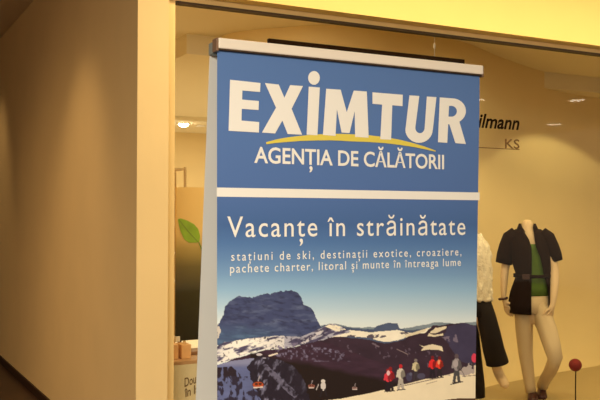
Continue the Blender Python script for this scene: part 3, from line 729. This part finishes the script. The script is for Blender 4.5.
sleeve([(a(517, 232.5, -.005), .050, .070), (a(511.5, 238, -.005), .066, .078), (a(508.4, 247, -.012), .068, .075), (a(505.8, 256, -.018), .066, .072), (a(504.3, 263.5, -.02), .062, .070)])
sleeve([(a(540, 232.5, -.005), .050, .070), (a(545.5, 238, -.005), .066, .078), (a(549.6, 247, -.012), .064, .075), (a(552.4, 254, -.018), .060, .072), (a(554.0, 260.5, -.02), .056, .070)])
jo = cloth('jacket', jk, m_jk, A, .006)
# collar
ck = bmesh.new()
cr = [(a(527.4, 231.5), .090, .082), (a(527.4, 227.5, .0), .076, .074), (a(527.3, 223.6, -.004), .062, .066)]
cg = [gx(cr[0][0], .090, 525.6, 533.2), gx(cr[1][0], .076, 522.8, 532.6), gx(cr[2][0], .062, 520.9, 533.2)]
rings_mesh(ck, cr, 24, cg); cloth('collar', ck, m_jk, jo, .006)
# belt
bk = bmesh.new(); c = a(532.6, 275.2); rings_mesh(bk, [((c[0], c[1], c[2]-.014), .152, .134), ((c[0], c[1], c[2]+.014), .152, .134)], 32)
bo = cloth('belt', bk, m_dark, A, .006)
q = a(526, 275.5, .136); obj('buckle', boxbm(q[0]-.03, q[0]+.03, q[1]-.012, q[1]-.004, q[2]-.022, q[2]+.022, bev=.004), mat('dark_bronze_buckle', lin=(.05, .02, .015), rough=.4, metal=.4), bo)
# trousers
tk = bmesh.new()
rings_mesh(tk, [(a(531.5, 292), .132, .106), (a(531.5, 304), .148, .118), (a(531.5, 312), .152, .120)], 28)
def leg(pts):
    rg = []
    for i, (p, r1, r2) in enumerate(pts):
        d = Vector(pts[min(i+1, len(pts)-1)][0]) - Vector(pts[max(i-1, 0)][0]); rg.append((p, r1, r2, -d))
    rings_mesh(tk, rg, 22)
leg([(a(523.8, 306), .070, .095), (a(523.6, 318), .070, .098), (a(524.2, 334), .064, .080), (a(525.2, 352), .054, .066), (a(527.4, 370), .046, .058), (a(529.4, 384), .040, .052), (a(530.2, 391.5), .038, .050)])
leg([(a(538.5, 304, .01), .072, .095), (a(541.5, 314, .04), .074, .095), (a(546, 328, .12), .072, .085), (a(550.2, 342, .20), .064, .078), (a(552.8, 352, .23), .054, .072), (a(551.5, 359, .17), .046, .066), (a(547.2, 371, .04), .042, .056), (a(543.2, 382, -.09), .040, .052), (a(541.2, 388.5, -.15), .038, .050)])
# soft folds across the bent leg
for v in tk.verts:
    if v.co.x > .06 and v.co.z < .72: v.co += Vector((.5, -1, 0))*.006*math.sin(v.co.z*75 + v.co.x*60)
cloth('trousers', tk, m_tr, A, .004)
m_sh2 = mat('maroon_shoe', lin=(.06, .015, .015), rough=.5)
for (x, y, d) in ((532, 396.6, .03), (540.8, 395.2, -.10)):
    sk_ = bmesh.new(); c0 = Vector(a(x, y, d))
    rings_mesh(sk_, [((c0.x, c0.y+.105, .034), .020, .026, (0, 1, 0)), ((c0.x, c0.y+.085, .040), .034, .036, (0, 1, 0)), ((c0.x, c0.y+.03, .042), .037, .038, (0, 1, 0)), ((c0.x, c0.y-.04, .034), .042, .030, (0, 1, 0)), ((c0.x, c0.y-.10, .028), .042, .024, (0, 1, 0)), ((c0.x, c0.y-.14, .024), .026, .016, (0, 1, 0))], 18, None, True, True)
    obj('shoe', sk_, m_sh2, A, True)
q = Vector(a(503.8, 298.5, .04)); b = bmesh.new()
for k in range(12):
    t = 2*PI*k/12; bmesh.ops.create_uvsphere(b, u_segments=8, v_segments=6, radius=.0105, matrix=Matrix.Translation(q + Vector((.030*math.cos(t), .030*math.sin(t), .006*math.cos(t)))))
obj('bead_bracelet', b, mat('dark_red_beads', lin=(.05, .012, .012), rough=.4), A, True)

# --- mannequin half hidden behind the banner
DB = 6.85
locB, rzB, kB = make_frame(476, DB)
kA_save = kA
def a2(x, y, d=0): return ((x-476)*kB, -d, 1.5+(217.3-y)*kB)
Bm = empty('display_mannequin', (locB.x, locB.y, 0), 'mannequin in white fluffy top and black cropped trousers, half hidden behind the banner', 'mannequin', rzB)
N = {}; E = []
def nb(k, x, y, d, rx, ry=None): N[k] = (a2(x, y, d), rx, ry or rx)
nb('pelvis', 474, 308, 0, .12, .095); nb('waist', 473, 282, 0, .10, .08); nb('chest', 471, 258, 0, .12, .095); nb('upper', 470, 243, 0, .105, .07); nb('neckb', 470, 233, 0, .05, .05); nb('neckt', 470, 223, .005, .045, .046)
E += [('pelvis', 'waist'), ('waist', 'chest'), ('chest', 'upper'), ('upper', 'neckb'), ('neckb', 'neckt')]
nb('L_sh', 455, 244, 0, .045); nb('L_el', 449, 272, -.02, .035); nb('L_wrist', 450, 300, .04, .022)
nb('R_sh', 482, 246, 0, .045); nb('R_el', 483.5, 274, -.03, .035); nb('R_wrist', 485.5, 298, .06, .022)
for s in 'LR': E += [('upper', s+'_sh'), (s+'_sh', s+'_el'), (s+'_el', s+'_wrist')]
hand(N, E, 'L_', N['L_wrist'][0], (.2, -.1, -1), (.8, -.6, .2), (.6, .8, 0)); hand(N, E, 'R_', N['R_wrist'][0], (.18, -.25, -1), (-.8, -.6, -.1), (-.6, .8, 0))
nb('L_hip', 469, 318, 0, .075); nb('L_kn', 472.5, 355, .01, .05); nb('L_an', 477, 392, 0, .032); nb('L_heel', 477.5, 398, -.01, .026); nb('L_toe', 478, 400.4, .13, .022)
nb('R_hip', 481, 318, .01, .075); nb('R_kn', 489.5, 342, .10, .052); nb('R_an', 495.5, 366, -.08, .042); nb('R_heel', 498, 374, -.09, .044); nb('R_ball', 503, 382, -.03, .042); nb('R_toe', 505.8, 386.2, .0, .030)
for s in 'LR': E += [('pelvis', s+'_hip'), (s+'_hip', s+'_kn'), (s+'_kn', s+'_an'), (s+'_an', s+'_heel')]
E += [('L_heel', 'L_toe'), ('R_heel', 'R_ball'), ('R_ball', 'R_toe')]
link('body', skin_mesh('body', N, E, 'pelvis'), m_skin, Bm, True)
m_fl = mat('white_fluffy_wool', lin=(.85, .76, .60), rough=.95, bump=1.0, bscale=70)
m_bk = mat('black_trouser_cloth', lin=(.010, .006, .005), rough=.8, spec=.2)
fk = bmesh.new()
rings_mesh(fk, [(a2(473.5, 300), .135, .125), (a2(473, 285), .135, .12), (a2(472, 268), .145, .125), (a2(470.5, 252), .15, .125), (a2(470, 242), .13, .10), (a2(470, 235), .075, .075)], 28)
tk = fk
leg([(a2(477, 243), .05, .06), (a2(481.5, 249), .06, .065), (a2(482.6, 262, -.01), .056, .065), (a2(483.2, 274, -.02), .052, .06), (a2(484.4, 284, .0), .046, .055), (a2(485.0, 292, .03), .040, .048)])
leg([(a2(461, 241), .05, .06), (a2(456, 247), .058, .065), (a2(452.5, 262, -.01), .054, .06), (a2(450, 278, -.01), .05, .055), (a2(450, 292, .02), .044, .05)])
fo_ = cloth('fluffy_top', fk, m_fl, Bm, .006)
sd = fo_.modifiers.new('d', 'SUBSURF'); sd.levels = 2; sd.render_levels = 2
dt = bpy.data.textures.new('wool_lumps', 'CLOUDS'); dt.noise_scale = .035
dm = fo_.modifiers.new('w', 'DISPLACE'); dm.texture = dt; dm.strength = .05; dm.mid_level = .4
tk = bmesh.new()
rings_mesh(tk, [(a2(474, 298), .118, .105), (a2(475, 306), .134, .115), (a2(475.5, 315), .138, .118)], 28)
leg([(a2(469.5, 306), .070, .095), (a2(469, 322), .070, .092), (a2(471, 345), .068, .080), (a2(474.5, 368), .060, .072), (a2(476.8, 384), .056, .068), (a2(477.2, 396), .054, .066)])
leg([(a2(481.5, 304, .01), .072, .095), (a2(485.5, 316, .03), .074, .092), (a2(489.6, 332, .07), .076, .086), (a2(492.6, 347, .05), .080, .084), (a2(495.8, 358.5, .0), .084, .084), (a2(496.5, 362, -.005), .085, .084)])
cloth('cropped_trousers', tk, m_bk, Bm, .004)
